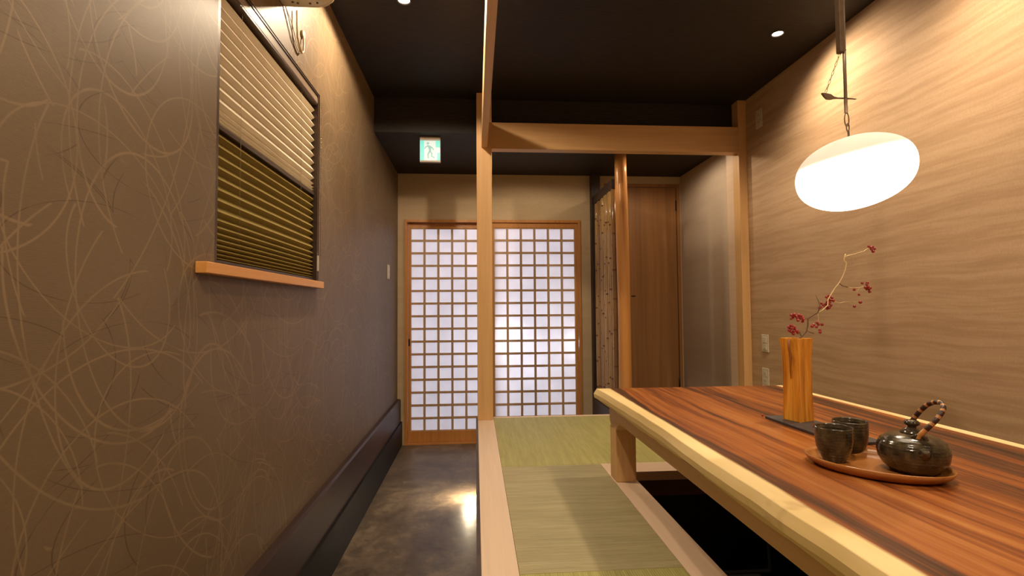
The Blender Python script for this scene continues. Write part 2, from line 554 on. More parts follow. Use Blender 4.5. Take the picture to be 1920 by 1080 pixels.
class MB:
    def __init__(s):
        s.bm = bmesh.new()
        s.mi = 0

    def box(s, x0, x1, y0, y1, z0, z1, mi=0):
        vs = [s.bm.verts.new(p) for p in ((x0, y0, z0), (x1, y0, z0), (x1, y1, z0), (x0, y1, z0), (x0, y0, z1), (x1, y0, z1), (x1, y1, z1), (x0, y1, z1))]
        for f in ((0, 3, 2, 1), (4, 5, 6, 7), (0, 1, 5, 4), (1, 2, 6, 5), (2, 3, 7, 6), (3, 0, 4, 7)):
            fc = s.bm.faces.new([vs[i] for i in f])
            fc.material_index = mi
        return s

    def tube(s, pts, r, seg=10, cap=True, closed=False, mi=0, smooth=True, uv=False):
        pts = [Vector(p) for p in pts]
        n = len(pts)
        rs = r if hasattr(r, '__len__') else [r]*n
        rings = []
        ref = None
        for i, p in enumerate(pts):
            if closed:
                t = (pts[(i+1) % n]-pts[i-1]).normalized()
            else:
                t = (pts[min(i+1, n-1)]-pts[max(i-1, 0)]).normalized()
            if ref is None:
                ref = Vector((0, 0, 1)) if abs(t.z) < .9 else Vector((1, 0, 0))
            a = (ref-t*ref.dot(t)).normalized()
            ref = a
            b = t.cross(a)
            rings.append([s.bm.verts.new(p+(a*math.cos(2*PI*k/seg)+b*math.sin(2*PI*k/seg))*rs[i]) for k in range(seg)])
        L = s.bm.loops.layers.uv.verify() if uv else None
        for i in range(n if closed else n-1):
            j = (i+1) % n
            for k in range(seg):
                f = s.bm.faces.new((rings[i][k], rings[i][(k+1) % seg], rings[j][(k+1) % seg], rings[j][k]))
                f.smooth = smooth
                f.material_index = mi
                if uv:
                    us = (i/(n-1), i/(n-1), (i+1)/(n-1), (i+1)/(n-1))
                    vv = (k/seg, (k+1)/seg, (k+1)/seg, k/seg)
                    for lp, a_, b_ in zip(f.loops, us, vv):
                        lp[L].uv = (a_, b_)
        if cap and not closed:
            f = s.bm.faces.new(rings[0][::-1]); f.material_index = mi
            f = s.bm.faces.new(rings[-1]); f.material_index = mi
        return s

    def lathe(s, prof, seg=48, c=(0, 0, 0), sx=1.0, sy=1.0, mi=0, smooth=True, wob=None):
        """prof: list of (r,z); r 0 closes"""
        rings = []
        for (r, z) in prof:
            if r <= 1e-6:
                rings.append([s.bm.verts.new((c[0], c[1], c[2]+z))])
            else:
                ring = []
                for k in range(seg):
                    a = 2*PI*k/seg
                    q = 1.0 if wob is None else 1+wob(a, z)
                    ring.append(s.bm.verts.new((c[0]+r*sx*q*math.cos(a), c[1]+r*sy*q*math.sin(a), c[2]+z)))
                rings.append(ring)
        for i in range(len(rings)-1):
            A, B = rings[i], rings[i+1]
            for k in range(seg):
                k2 = (k+1) % seg
                if len(A) == 1 and len(B) == 1:
                    continue
                if len(A) == 1:
                    f = s.bm.faces.new((A[0], B[k], B[k2]))
                elif len(B) == 1:
                    f = s.bm.faces.new((A[k], A[k2], B[0]))
                else:
                    f = s.bm.faces.new((A[k], A[k2], B[k2], B[k]))
                f.smooth = smooth
                f.material_index = mi
        return s

    def ball(s, c, r, seg=12, sq=(1, 1, 1)):
        vs = bmesh.ops.create_uvsphere(s.bm, u_segments=seg, v_segments=max(6, seg//2+2), radius=r)['verts']
        for v in vs:
            v.co = Vector((v.co.x*sq[0], v.co.y*sq[1], v.co.z*sq[2]))+Vector(c)
        for v in vs:
            for f in v.link_faces:
                f.smooth = True
        return s

    def prism(s, poly, axis, a0, a1, mi=0, smooth=False):
        """extrude a 2-D outline along an axis"""
        def P(u, v, a):
            return {'X': (a, u, v), 'Y': (u, a, v), 'Z': (u, v, a)}[axis]
        A = [s.bm.verts.new(P(u, v, a0)) for u, v in poly]
        B = [s.bm.verts.new(P(u, v, a1)) for u, v in poly]
        n = len(poly)
        s.bm.faces.new(A).material_index = mi
        s.bm.faces.new(B[::-1]).material_index = mi
        for i in range(n):
            f = s.bm.faces.new((A[i], B[i], B[(i+1) % n], A[(i+1) % n]))
            f.material_index = mi
            f.smooth = smooth
        return s

    def build(s, name, mats, parent=None, bevel=0.0, loc=None, recalc=True):
        if recalc:
            bmesh.ops.recalc_face_normals(s.bm, faces=s.bm.faces[:])
        me = bpy.data.meshes.new(name)
        s.bm.to_mesh(me)
        s.bm.free()
        if not isinstance(mats, (list, tuple)):
            mats = [mats]
        for x in mats:
            me.materials.append(x)
        o = bpy.data.objects.new(name, me)
        COL.objects.link(o)
        if parent:
            o.parent = parent
        if loc:
            o.location = loc
        if bevel:
            b = o.modifiers.new('bevel', 'BEVEL')
            b.width = bevel
            b.segments = 2
            b.limit_method = 'ANGLE'
            b.angle_limit = math.radians(40)
        return o


def tag(o, label=None, cat=None, group=None, kind=None):
    if label:
        o['label'] = label
    if cat:
        o['category'] = cat
    if group:
        o['group'] = group
    if kind:
        o['kind'] = kind
    return o


def thing(name, label, cat, loc=(0, 0, 0), rz=0, group=None, kind=None):
    o = bpy.data.objects.new(name, None)
    o.empty_display_size = .05
    COL.objects.link(o)
    o.location = loc
    o.rotation_euler = (0, 0, rz)
    return tag(o, label, cat, group, kind)


def struct(name, mb, mats, parent=None, bevel=0.0, label=None):
    o = mb.build(name, mats, parent, bevel)
    if not parent:
        o['kind'] = 'structure'
        if label:
            o['label'] = label
    return o


def copy_tree(o, parent=None):
    c = o.copy()
    COL.objects.link(c)
    if parent:
        c.parent = parent
    for ch in [x for x in bpy.data.objects if x.parent == o]:
        copy_tree(ch, c)
    return c


# ------------------------------------------------------------------ room shell
XL, XR = -.640, 1.770
YB, YN = 4.230, -1.60
ZC, ZS, YS = 2.458, 2.235, 3.232
WY0, WY1, WZ0, WZ1 = 1.290, 2.118, 1.218, 1.992       # window opening in the left wall

struct('floor', MB().box(XL-.12, XR+.12, YN-.12, YB+.10, -.06, 0), M['floor'], label='dark mottled stone-look aisle floor')
struct('ceiling', MB().box(XL-.12, XR+.12, YN-.12, YS, ZC, ZC+.06).box(XL-.12, XR+.12, YS, YB+.10, ZS, ZC+.06), M['ceiling'], label='dark papered ceiling with a lower step over the doors')
wl = MB()
wl.box(XL-.12, XL, YN, WY0, 0, ZC)
wl.box(XL-.12, XL, WY1, YB, 0, ZC)
wl.box(XL-.12, XL, WY0, WY1, 0, WZ0)
wl.box(XL-.12, XL, WY0, WY1, WZ1, ZC)
struct('wall_left', wl, M['wall_left'], label='brown wallpaper wall with tangled pale arcs')
struct('wall_right', MB().box(XR, XR+.12, YN, YS-.005, 0, ZC), M['wall_right'], label='tan wallpaper wall with wavy horizontal strata')
struct('wall_alcove', MB().box(XR, XR+.12, YS-.005, YB, 0, ZS), M['wall_grey'], label='pale grey-beige wall panel of the alcove behind the beam')
wb = MB()
DX0, DX1, DZ = -.584, .891, 1.850                     # shoji doorway
WX0, WX1, WZ = 1.10, 1.762, 2.170                     # wooden door
wb.box(XL, DX0, YB, YB+.10, 0, ZS)
wb.box(DX0, DX1, YB, YB+.10, DZ, ZS)
wb.box(DX1, WX0, YB, YB+.10, 0, ZS)
wb.box(WX0, WX1, YB, YB+.10, WZ, ZS)
wb.box(WX1, XR, YB, YB+.10, 0, ZS)
struct('wall_back', wb, M['wall_beige'], label='beige papered end wall around the paper doors')
struct('wall_near', MB().box(XL, XR, YN-.12, YN, 0, ZC), M['wall_beige'])

# baseboards: a brown board above a black one
struct('baseboard_left', MB().box(XL, XL+.028, YN, YB, .193, .362).prism([(XL, .362), (XL+.028, .362), (XL+.022, .374), (XL, .374)], 'Y', YN, YB), M['walnut'], label='dark brown wall board along the left wall')
struct('trim_1', MB().box(XL, XL+.040, YN, YB-.004, 0, .193), M['black_board'], label='black skirting under the brown wall board')

# window
wf = MB()
xo, xi = XL-.118, XL-.002
t_ = .016
wf.box(xo, xi, WY0, WY0+t_, WZ0, WZ1)
wf.box(xo, xi, WY1-t_, WY1, WZ0, WZ1)
wf.box(xo, xi, WY0+t_, WY1-t_, WZ1-t_*.5, WZ1)
wf.box(xo, xo+.04, WY0+t_, WY1-t_, WZ0, WZ0+.03)
win = struct('window_1', wf, M['bronze'], label='small window in the left wall behind a pleated blind')
MB().box(xo+.01, xo+.016, WY0+t_, WY1-t_, WZ0+.03, WZ1-t_*.5).build('pane', M['glass_dark'], win)
sl = MB()
sl.box(XL-.075, XL, WY0, WY1, WZ0-.027, WZ0)
sl.box(XL, -.612, 1.205, 2.090+.10-.09, WZ0-.027, WZ0)
sl.build('sill', M['sill'], win, .002)

# ------------------------------------------------------------------ shoji doors on the end wall
fr = MB()
fr.box(DX0, DX0+.022, YB-.012, YB+.10, 0, DZ)
fr.box(DX1-.022, DX1, YB-.012, YB+.10, 0, DZ)
fr.box(DX0+.022, DX1-.022, YB-.012, YB+.10, DZ-.022, DZ)
fr.box(DX0+.022, DX1-.022, YB-.012, YB+.10, 0, .010)
struct('trim_2', fr, M['door_frame_z'], None, .001, 'orange wooden frame round the sliding paper doors')

GZ0, GZ1, NR = .098, 1.785, 16
PX = (GZ1-GZ0)/NR
MW = .0185


def shoji(name, x0, x1, gx0, cols, y, label, pull=None):
    """sliding door: stiles and rails, lattice, paper"""
    g = MB()
    ya, yb = y, y+.028
    pw = (x1-x0-.0)
    gx1 = gx0+cols*.1153
    g.box(x0, gx0, ya, yb, .011, DZ-.023)
    g.box(gx1, x1, ya, yb, .011, DZ-.023)
    g.box(gx0, gx1, ya, yb, .011, GZ0)
    g.box(gx0, gx1, ya, yb, GZ1, DZ-.023)
    root = struct(name, g, M['door_frame_z'], None, .001, label)
    la = MB()
    h = MW/2
    for i in range(1, cols):
        xx = gx0+i*.1153
        la.box(xx-h, xx+h, ya+.004, ya+.017, GZ0, GZ1)
    for j in range(1, NR):
        zz = GZ0+j*PX
        for i in range(cols):
            la.box(gx0+i*.1153+(h if i else 0), gx0+(i+1)*.1153-(h if i < cols-1 else 0), ya+.0045, ya+.0165, zz-h, zz+h)
    # narrow inner border of the lattice
    la.box(gx0, gx0+h*.8, ya+.004, ya+.0165, GZ0, GZ1)
    la.box(gx1-h*.8, gx1, ya+.004, ya+.0165, GZ0, GZ1)
    la.box(gx0, gx1, ya+.0044, ya+.0164, GZ0, GZ0+h*.8)
    la.box(gx0, gx1, ya+.0044, ya+.0164, GZ1-h*.8, GZ1)
    la.build('lattice', M['lattice'], root)
    MB().box(gx0, gx1, ya+.018, ya+.0205, GZ0, GZ1).build('paper', M['paper'], root)
    if pull:
        MB().box(pull-.006, pull+.006, ya-.0015, ya+.002, .80, .86).build('finger_pull', M['black_metal'], root, .0015)
    return root


shoji('door_1', -.560, .170, -.541, 6, YB+.040, 'left sliding paper door with a black finger pull', -.5505)
shoji('door_2', .122, .867, .153, 6, YB+.004, 'right sliding paper door with bright glow behind it')

# outside: a dim street wall and ground so the paper has something beyond it
struct('wall_outside', MB().box(-1.9, 2.4, 5.6, 5.7, -.06, 3.0), plain('outside_wall', (.5, .5, .52), .8, var=.1, vscale=3))
struct('trim_3', MB().box(-1.9, 2.4, YB+.10, 5.6, -.08, -.02), plain('outside_ground', (.3, .3, .3), .8, var=.2))

# wooden door at the right of the end wall
d3 = MB()
d3.box(WX0+.03, WX1-.03, YB+.010, YB+.045, .008, WZ-.030)
door3 = struct('door_3', d3, M['wood_door'], None, .001, 'plain brown wooden door right of the bamboo screen')
f3 = MB()
f3.box(WX0, WX0+.026, YB-.004, YB+.09, 0, WZ)
f3.box(WX1-.026, WX1, YB-.004, YB+.09, 0, WZ)
f3.box(WX0+.026, WX1-.026, YB-.004, YB+.09, WZ-.026, WZ)
f3.build('door_frame', M['wood_door'], door3, .001)
MB().tube([(WX1-.030, YB+.004, 1.94), (WX1-.030, YB+.004, 2.03)], .006).build('hinge', M['black_metal'], door3)
MB().tube([(WX1-.030, YB+.004, .42), (WX1-.030, YB+.004, .51)], .006).build('hinge', M['black_metal'], door3)
kn = MB().lathe([(0, 0), (.018, 0), (.020, .0006), (0, .0012)], 16)
ko = kn.build('knot', plain('knot', (.06, .025, .01), .6), door3)
ko.location = (1.345, YB+.0095, 1.205)
ko.rotation_euler = (PI/2, 0, 0)
ko.scale = (1, .35, 1)

# ------------------------------------------------------------------ raised seating platform
ZP = .426
plat = thing('seating_platform', 'raised tatami seating platform with pale wooden edge boards and a leg pit', 'platform', (0, 0, 0))
PY0 = -1.2
MB().box(0, .012, PY0, 3.218, 0, .14).box(0, .012, PY0, 3.218, .165, ZP-.001).box(0, .012, PY0, 3.0, .14, .165).box(0, .012, 3.09, 3.218, .14, .165).build('fascia', M['fascia'], plat)
MB().box(.012, .109, PY0, 3.218, ZP-.05, ZP).build('edge_board', M['edge_y'], plat, .0015)
MB().box(.109, 1.715, 3.188, 3.218, ZP-.05, ZP).build('edge_board', M['edge_x'], plat, .001)
MB().box(.109, 1.70, 3.218, 3.228, 0, ZP-.052).build('back_panel', M['fascia'], plat)
MB().box(.541, .633, -.05, 2.208, ZP-.05, ZP).build('pit_edge_board', M['edge_y'], plat, .0015)
MB().box(.633, 1.205, 2.087, 2.208, ZP-.038, ZP).build('pit_edge_board', M['edge_x'], plat, .0015)
MB().box(1.205, 1.297, -.05, 2.208, ZP-.05, ZP).build('pit_edge_board', M['edge_y'], plat, .0015)
MB().box(.633, 1.205, -.05, .04, ZP-.05, ZP).build('pit_edge_board', M['edge_x'], plat, .0015)
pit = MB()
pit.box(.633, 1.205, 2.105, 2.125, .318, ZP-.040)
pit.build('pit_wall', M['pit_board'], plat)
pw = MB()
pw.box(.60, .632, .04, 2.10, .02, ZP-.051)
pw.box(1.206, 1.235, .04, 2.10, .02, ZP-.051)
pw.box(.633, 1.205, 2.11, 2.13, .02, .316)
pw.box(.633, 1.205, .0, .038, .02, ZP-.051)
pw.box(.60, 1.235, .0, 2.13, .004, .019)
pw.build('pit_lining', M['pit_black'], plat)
dk = MB()
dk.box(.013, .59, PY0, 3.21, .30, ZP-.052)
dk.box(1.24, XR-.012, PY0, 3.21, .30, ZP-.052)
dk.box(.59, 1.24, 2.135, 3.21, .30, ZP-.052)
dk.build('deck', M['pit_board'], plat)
# recessed foot light in the side of the platform
fl = MB()
fl.box(.006, .010, 3.00, 3.09, .14, .165)
fl.build('foot_light', plain('foot_light_lens', (.9, .8, .6), .4, emit=(1, .80, .5), es=6), plat)
light('foot_light_lamp', 'AREA', (-.035, 3.045, .10), 3.2, (1, .80, .52), .05, (0, math.radians(20), 0), parent=plat, sizey=.07)


def tatami(x0, x1, y0, y1, mat, label, edge=None):
    g = MB()
    a = .0008
    g.box(x0+a, x1-a, y0+a, y1-a, ZP-.050, ZP-.0012)
    return tag(g.build('tatami_mat', mat, None, .0012), label, 'tatami mat', 'tatami mats on the platform')


tatami(.109, 1.715, 2.252-.044, 3.188, M['tatami_b'], 'yellow-green tatami mat lying crosswise at the back of the platform')
tatami(.109, .541, 1.322, 2.252-.044, M['tatami_a'], 'tatami mat in the middle of the seat strip beside the table leg')
tatami(.109, .541, .395, 1.322, M['tatami_b'], 'tatami mat cut by the bottom edge of the photo')
tatami(.109, .541, -.53, .395, M['tatami_a'], 'nearest tatami mat of the seat strip, below the camera')
tatami(1.297, XR-.002, -.05, 2.208, M['tatami_a'], 'tatami strip between the table and the striped wall')

# ------------------------------------------------------------------ posts and beams
post = MB().box(.010, .105, 3.1285, 3.218, ZP, ZC).build('support_post', M['hinoki_z'], None, .002)
tag(post, 'square pale wooden post at the platform corner, nearest the paper doors', 'post')
cb = MB().box(.105, 1.715, 3.150, 3.218, 2.112, 2.280).build('crossbeam', M['hinoki_x'], None, .002)
tag(cb, 'wide pale wooden crossbeam spanning from corner post to striped wall', 'beam')
rp_ = MB().box(1.7155, 1.7695, 3.218-.068, 3.228, ZP, ZC)
tag(rp_.build('wall_post', M['hinoki_z'], None, .0015), 'slim pale wooden post against the striped wall', 'post')
MB_p = MB().box(1.7165, 1.7690, 3.2285, 3.320, 0, ZS-.001).build('door_jamb', M['edge_y'], None, .001)
tag(MB_p, 'pale jamb strip behind the slim wall post, edging the alcove', 'trim')
rail = MB().box(.041, .077, PY0, 3.128, 2.112, 2.280).build('header_rail', M['hinoki_y'], None, .0015)
tag(rail, 'long slim wooden rail running overhead toward the corner post', 'beam')

# log post of the bamboo screen
lp = MB()
pts, rs = [], []
for i in range(15):
    z = i/14*(ZS-.0)
    pts.append((1.048+.006*math.sin(z*1.7)+.004*(1-z/2.2), 3.545, z))
    rs.append(.047-.004*z/2.2+.0012*math.sin(z*5))
lp.tube(pts, rs, 28)
tag(lp.build('log_post', M['log']), 'round peeled log post in front of the bamboo screen', 'post')

scr = thing('bamboo_screen', 'bamboo pole screen with black top rail standing beside the paper doors', 'screen', (1.03, 3.9, 0))
SP = scr


def at_s(mb, name, mat, bevel=0.0):
    o = mb.build(name, mat, SP, bevel)
    o.location = (-1.03, -3.9, 0)
    return o


at_s(MB().box(.975, 1.075, 3.596, YB-.002, 0, .362), 'curb', M['walnut'], .002)
at_s(MB().box(.975, 1.050, 4.165, YB-.002, .362, ZS-.001), 'end_post', M['dark_post'], .002)
at_s(MB().box(.992, 1.036, 3.598, 4.165, 1.975, 2.045), 'top_rail', M['dark_post'], .002)
random.seed(4)
NP = 15
poles = []
for k in range(NP):
    y = 3.619+k*.0370
    g = MB()
    r = .0175
    nodes = [.42+random.random()*.2]
    while nodes[-1] < 1.9:
        nodes.append(nodes[-1]+.20+random.random()*.16)
    zs_, rr_ = [], []
    z = .362
    zs_ = sorted([.362, 1.975]+[n+d for n in nodes if .38 < n < 1.95 for d in (-.02, -.006, 0, .006, .02)])
    for q in zs_:
        near = min(abs(q-n) for n in nodes)
        rr_.append(r*(1.08 if near < .001 else (1.0 if near > .01 else .97)))
    b0 = random.uniform(-.003, .003)
    px_ = 1.012+(.005 if k % 3 == 1 else -.001)
    g.tube([(px_+b0*math.sin(q*2), y+b0*math.cos(q*1.7), q) for q in zs_], rr_, 14)
    for f in g.bm.faces:
        zc_ = f.calc_center_median().z
        if min(abs(zc_-n) for n in nodes) < .005 and len(f.verts) == 4:
            f.material_index = 1
    at_s(g, 'pole', [M['bamboo'], M['bamboo_node']])

# ------------------------------------------------------------------ exit sign under the lowered ceiling
sg = thing('exit_sign', 'small glowing green and white exit sign hanging from the lowered dark ceiling', 'sign', (-.292, 3.30, 2.066))
MB().box(-.067, .067, 0, .03, 0, .165).build('housing', M['sign_case'], sg, .002)
MB().box(-.060, .060, .010, .022, .165, ZS-2.066-.0005).build('bracket', M['sign_case'], sg)
fc = MB().box(-.065, .065, -.0025, 0, .010, .140).build('face', M['sign_white'], sg)
for x0_, x1_, z0_, z1_ in ((-.065, -.040, .010, .140), (.036, .065, .095, .140), (.046, .065, .010, .060)):
    MB().box(x0_, x1_, -.0035, -.0026, z0_, z1_).build('green_field', M['sign_green'], fc)
rm = MB()
yy0, yy1 = -.0035, -.0026
rm.prism([(-.014+.008*math.cos(a), .121+.008*math.sin(a)) for a in [i*PI/6 for i in range(12)]], 'Y', yy0, yy1)
rm.prism([(-.016, .110), (.004, .104), (.008, .072), (-.006, .070)], 'Y', yy0, yy1)
rm.prism([(-.016, .108), (-.034, .096), (-.038, .084), (-.031, .086), (-.028, .094), (-.012, .100)], 'Y', yy0, yy1)
rm.prism([(.002, .104), (.018, .094), (.026, .078), (.020, .076), (.012, .088), (.000, .094)], 'Y', yy0, yy1)
rm.prism([(-.006, .074), (-.018, .052), (-.016, .022), (-.008, .022), (-.008, .048), (.004, .070)], 'Y', yy0, yy1)
rm.prism([(.000, .074), (.016, .056), (.014, .038), (.030, .030), (.026, .024), (.006, .034), (.006, .052), (-.002, .066)], 'Y', yy0, yy1)
rm.build('running_figure', M['sign_faint'], fc)

# ------------------------------------------------------------------ ceiling downlights


def downlight(x, y, z, label, power, cone, blend=.8, tilt=(0, 0, 0), r=.032):
    t = thing('downlight', label, 'ceiling light', (x, y, z), 0, 'recessed downlights')
    MB().lathe([(r*.78, -.001), (r*.80, -.006), (r, -.006), (r*1.02, -.001), (r, .0), (r*.78, 0)], 32).build('trim_ring', M['trim_ring'], t)
    MB().lathe([(0, -.0015), (r*.76, -.0015), (r*.76, -.0005), (0, -.0005)], 32).build('lens', M['lamp_disc'], t)
    light('downlight_beam', 'SPOT', (0, 0, -.012), power, WARM2, .03, tilt, cone, blend, t)
    return t


downlight(-.307, 2.19, ZC, 'bright recessed downlight over the aisle, cut by the top edge of the photo', 68, 167, .20)
downlight(1.496, 2.352, ZC, 'recessed downlight near the striped wall, right of the pendant cord', 48, 160, .9, (math.radians(-14), math.radians(-6), 0))
downlight(1.46, 1.50, ZC, 'recessed downlight beside the striped wall above the table, out of view', 62, 150, 1.0)
downlight(.11, .30, ZC, 'recessed downlight above the near seat, out of view', 58, 166, .3)
downlight(.46, 3.52, ZS, 'added fill light in the lowered ceiling before the paper doors, hidden by the crossbeam', 14, 176, .3)  # unseen fill light, added to brighten the end wall and doorway
downlight(1.36, 3.50, ZS, 'added fill light in the lowered alcove ceiling, hidden by the crossbeam', 12, 176, .4)  # second unseen fill, added to lift the alcove wall and wooden door
downlight(-.16, -.20, ZC, 'recessed downlight over the near end of the aisle, out of view', 58, 168, .5)
downlight(1.30, -.5, ZC, 'recessed downlight over the near end of the table, out of view', 45, 160, .6)

# ------------------------------------------------------------------ pleated blind in the window
bl = thing('pleated_blind', 'two-tone pleated blind, cream above and olive below, in the left window', 'blind', (-.66, 1.70, WZ0))
bx, by, bz = -.66, 1.70, WZ0


def at_b(mb, name, mat, bevel=0.0, parent=None):
    o = mb.build(name, mat, parent or bl, bevel)
    if parent is None:
        o.location = (-bx, -by, -bz)
    return o


BY0, BY1 = 1.310, 2.100
at_b(MB().box(-.700, -.6445, BY0, BY1, 1.944, 1.9835), 'headrail', M['bronze'], .002)
at_b(MB().box(-.684, -.6435, BY0, BY1, 1.952, 1.9755), 'headrail_lit_band', plain('headrail_lit_face', (.22, .16, .115), .4), .001)  # paler strip paints the light caught by the dark headrail's front


def pleats(z_top, pitches, x0, x1, tip=.62):
    pr = [(x1, z_top)]
    z = z_top
    for p in pitches:
        pr.append((x0, z-p*tip))
        z -= p
        pr.append((x1, z))
    return pr, z


def fabric(pr, name, mat, y0, y1):
    g = MB()
    A = [g.bm.verts.new((x, y0, z)) for x, z in pr]
    B = [g.bm.verts.new((x, y1, z)) for x, z in pr]
    for i in range(len(pr)-1):
        g.bm.faces.new((A[i], B[i], B[i+1], A[i+1]))
    o = at_b(g, name, mat)
    so = o.modifiers.new('thick', 'SOLIDIFY')
    so.thickness = .0009
    so.offset = 0
    return o


pu = [.0312]*10+[.019, .013, .009, .007]
pr, zend = pleats(1.944, pu, -.656, -.671, .665)
fabric(pr, 'upper_fabric', M['shade_light'], BY0, BY1)
MRZ = zend
at_b(MB().box(-.684, -.654, BY0, BY1, MRZ-.013, MRZ-.0005), 'middle_rail', M['bronze'], .001)
pl_ = [.0272]*8+[.0195, .0175, .0155, .014, .0125, .0115, .0105, .0095]
rem = (MRZ-.0135-(WZ0+.016))/sum(pl_)
pr, zend2 = pleats(MRZ-.0135, [p*rem for p in pl_], -.656, -.671)
fabric(pr, 'lower_fabric', M['shade_dark'], BY0, BY1)
at_b(MB().box(-.684, -.654, BY0, BY1, WZ0+.004, zend2-.0005), 'bottom_rail', M['bronze'], .001)
for y in (1.45, 1.94):
    at_b(MB().tube([(-.6535, y, 1.944), (-.6530, y, 1.6), (-.6535, y, 1.26)], .0004, 5), 'lift_cord', M['ladder_cord'])
for x_, y in ((-.646, 2.1095), (-.6335, 2.120)):
    g = MB()
    z = 1.96
    while z > 1.325:
        g.ball((x_, y, z), .0021, 6)
        z -= .0075
    g.tube([(x_, y, 1.963), (x_, y, 1.322)], .0005, 5)
    at_b(g, 'bead_chain', M['chain'])
at_b(MB().tube([(-.646, 2.1095, 1.322), (-.6335, 2.120, 1.322)], .0011, 6), 'bead_chain', M['chain'])
at_b(MB().box(-.6415, -.6345, 2.098, 2.106, 1.262, 1.325), 'chain_weight', M['white_plastic'], .002)
at_b(MB().tube([(-.644, 2.1085, 1.34), (-.638, 2.102, 1.324)], .001, 5), 'chain_link', M['chain'])

# ------------------------------------------------------------------ air conditioner above the window
ac = thing('air_conditioner', 'beige wall air conditioner above the window, cut by the top edge of the photo', 'air conditioner', (-.54, 1.3, 2.125))
prof = [(-.640, 2.125), (-.525, 2.125), (-.500, 2.130), (-.478, 2.145), (-.462, 2.175), (-.452, 2.22), (-.450, 2.39), (-.460, 2.405), (-.640, 2.405)]
g = MB().prism(prof, 'Y', .92, 1.706)
o = g.build('body', M['ac'], ac, .003)
o.location = (.54, -1.3, -2.125)
g = MB().prism([(x+(.0 if x < -.5 else .0), z) for x, z in prof], 'Y', 1.7065, 1.716)
o = g.build('end_cap', M['ac'], ac, .003)
o.location = (.54, -1.3, -2.125)
g = MB().box(-.500, -.470, .95, 1.68, 2.126, 2.129)
o = MB().prism([(-.515, 2.1215), (-.492, 2.1245), (-.490, 2.1275), (-.515, 2.1245)], 'Y', .95, 1.68).build('louver', M['ac'], ac)
o.location = (.54, -1.3, -2.125)
for yy, xx in ((1.685, -.60), (1.69, -.585), (1.69, -.545), (1.685, -.52)):
    o = MB().lathe([(0, -.002), (.004, -.002), (.004, 0), (0, 0)], 10, (xx, yy, 2.1245)).build('screw', M['ac_dark'], ac)
    o.location = (.54, -1.3, -2.125)
g = MB()
g.tube([(-.634, 1.712, 2.130), (-.633, 1.745, 2.10), (-.633, 1.79, 2.055), (-.633, 1.843, 2.033), (-.633, 1.866, 2.040)], .0016, 6)
g.tube([(-.636, 1.716, 2.130), (-.630, 1.762, 2.10), (-.630, 1.81, 2.055), (-.631, 1.852, 2.042), (-.633, 1.868, 2.046)], .0014, 6)
tag(g.build('power_cable', M['cable']), 'thin twin cable drooping on the wall beneath the air conditioner', 'cable')
g = MB()
g.tube([(-.628, 1.806, 2.166), (-.628, 1.808, 2.12), (-.628, 1.814, 2.075), (-.628, 1.83, 2.058), (-.628, 1.862, 2.042), (-.628, 1.878, 2.056), (-.630, 1.888, 2.09), (-.634, 1.893, 2.12), (-.6395, 1.895, 2.13)], .0034, 8)
g.tube([(-.6395, 1.895, 2.13), (-.632, 1.895, 2.13)], .014, 16)
ho = g.build('drain_hose', M['hose'])
tag(ho, 'pale bent drain hose entering the wall through a round cap', 'hose')

# ------------------------------------------------------------------ switches and outlets


def plate(name, label, cat, wall, y, z, kind, h=.118, w_=.070):
    s = 1 if wall == 'L' else -1
    x = XL if wall == 'L' else XR
    t = thing(name, label, cat, (x, y, z), 0 if wall == 'L' else PI, None)
    MB().box(0, .006, -w_/2, w_/2, -h/2, h/2).build('cover_plate', M['white_plastic'], t, .002)
    if kind == 'switch':
        for k in (-1, 1):
            MB().box(.006, .010, -.020, .020, k*.021-.018, k*.021+.018).build('rocker', M['white_plastic'], t, .001)
        MB().box(.010, .0105, -.003, .003, -.034, -.030).build('pilot_lamp', M['black_metal'], t)
    else:
        for k in (-1, 1):
            b = MB().box(.006, .0075, -.015, .015, k*.023-.016, k*.023+.016).build('socket', M['white_plastic'], t)
            MB().box(.0075, .0078, -.006, -.0045, k*.023-.006, k*.023+.006).box(.0075, .0078, .0045, .006, k*.023-.006, k*.023+.006).build('slot', M['black_metal'], b)
    return t


plate('wall_switch', 'small white switch plate on the brown wall near the paper doors', 'switch', 'L', 3.768, 1.381, 'switch', .104, .075)
plate('wall_outlet', 'white outlet plate high on the striped wall beside the slim post', 'outlet', 'R', 2.993, 2.278, 'outlet')
plate('wall_switch', 'white switch plate on the striped wall, upper one left of the vase', 'switch', 'R', 2.993, .882, 'switch', .106)
plate('wall_outlet', 'white outlet plate just above the table edge, left of the vase', 'outlet', 'R', 2.997, .675, 'outlet', .112)

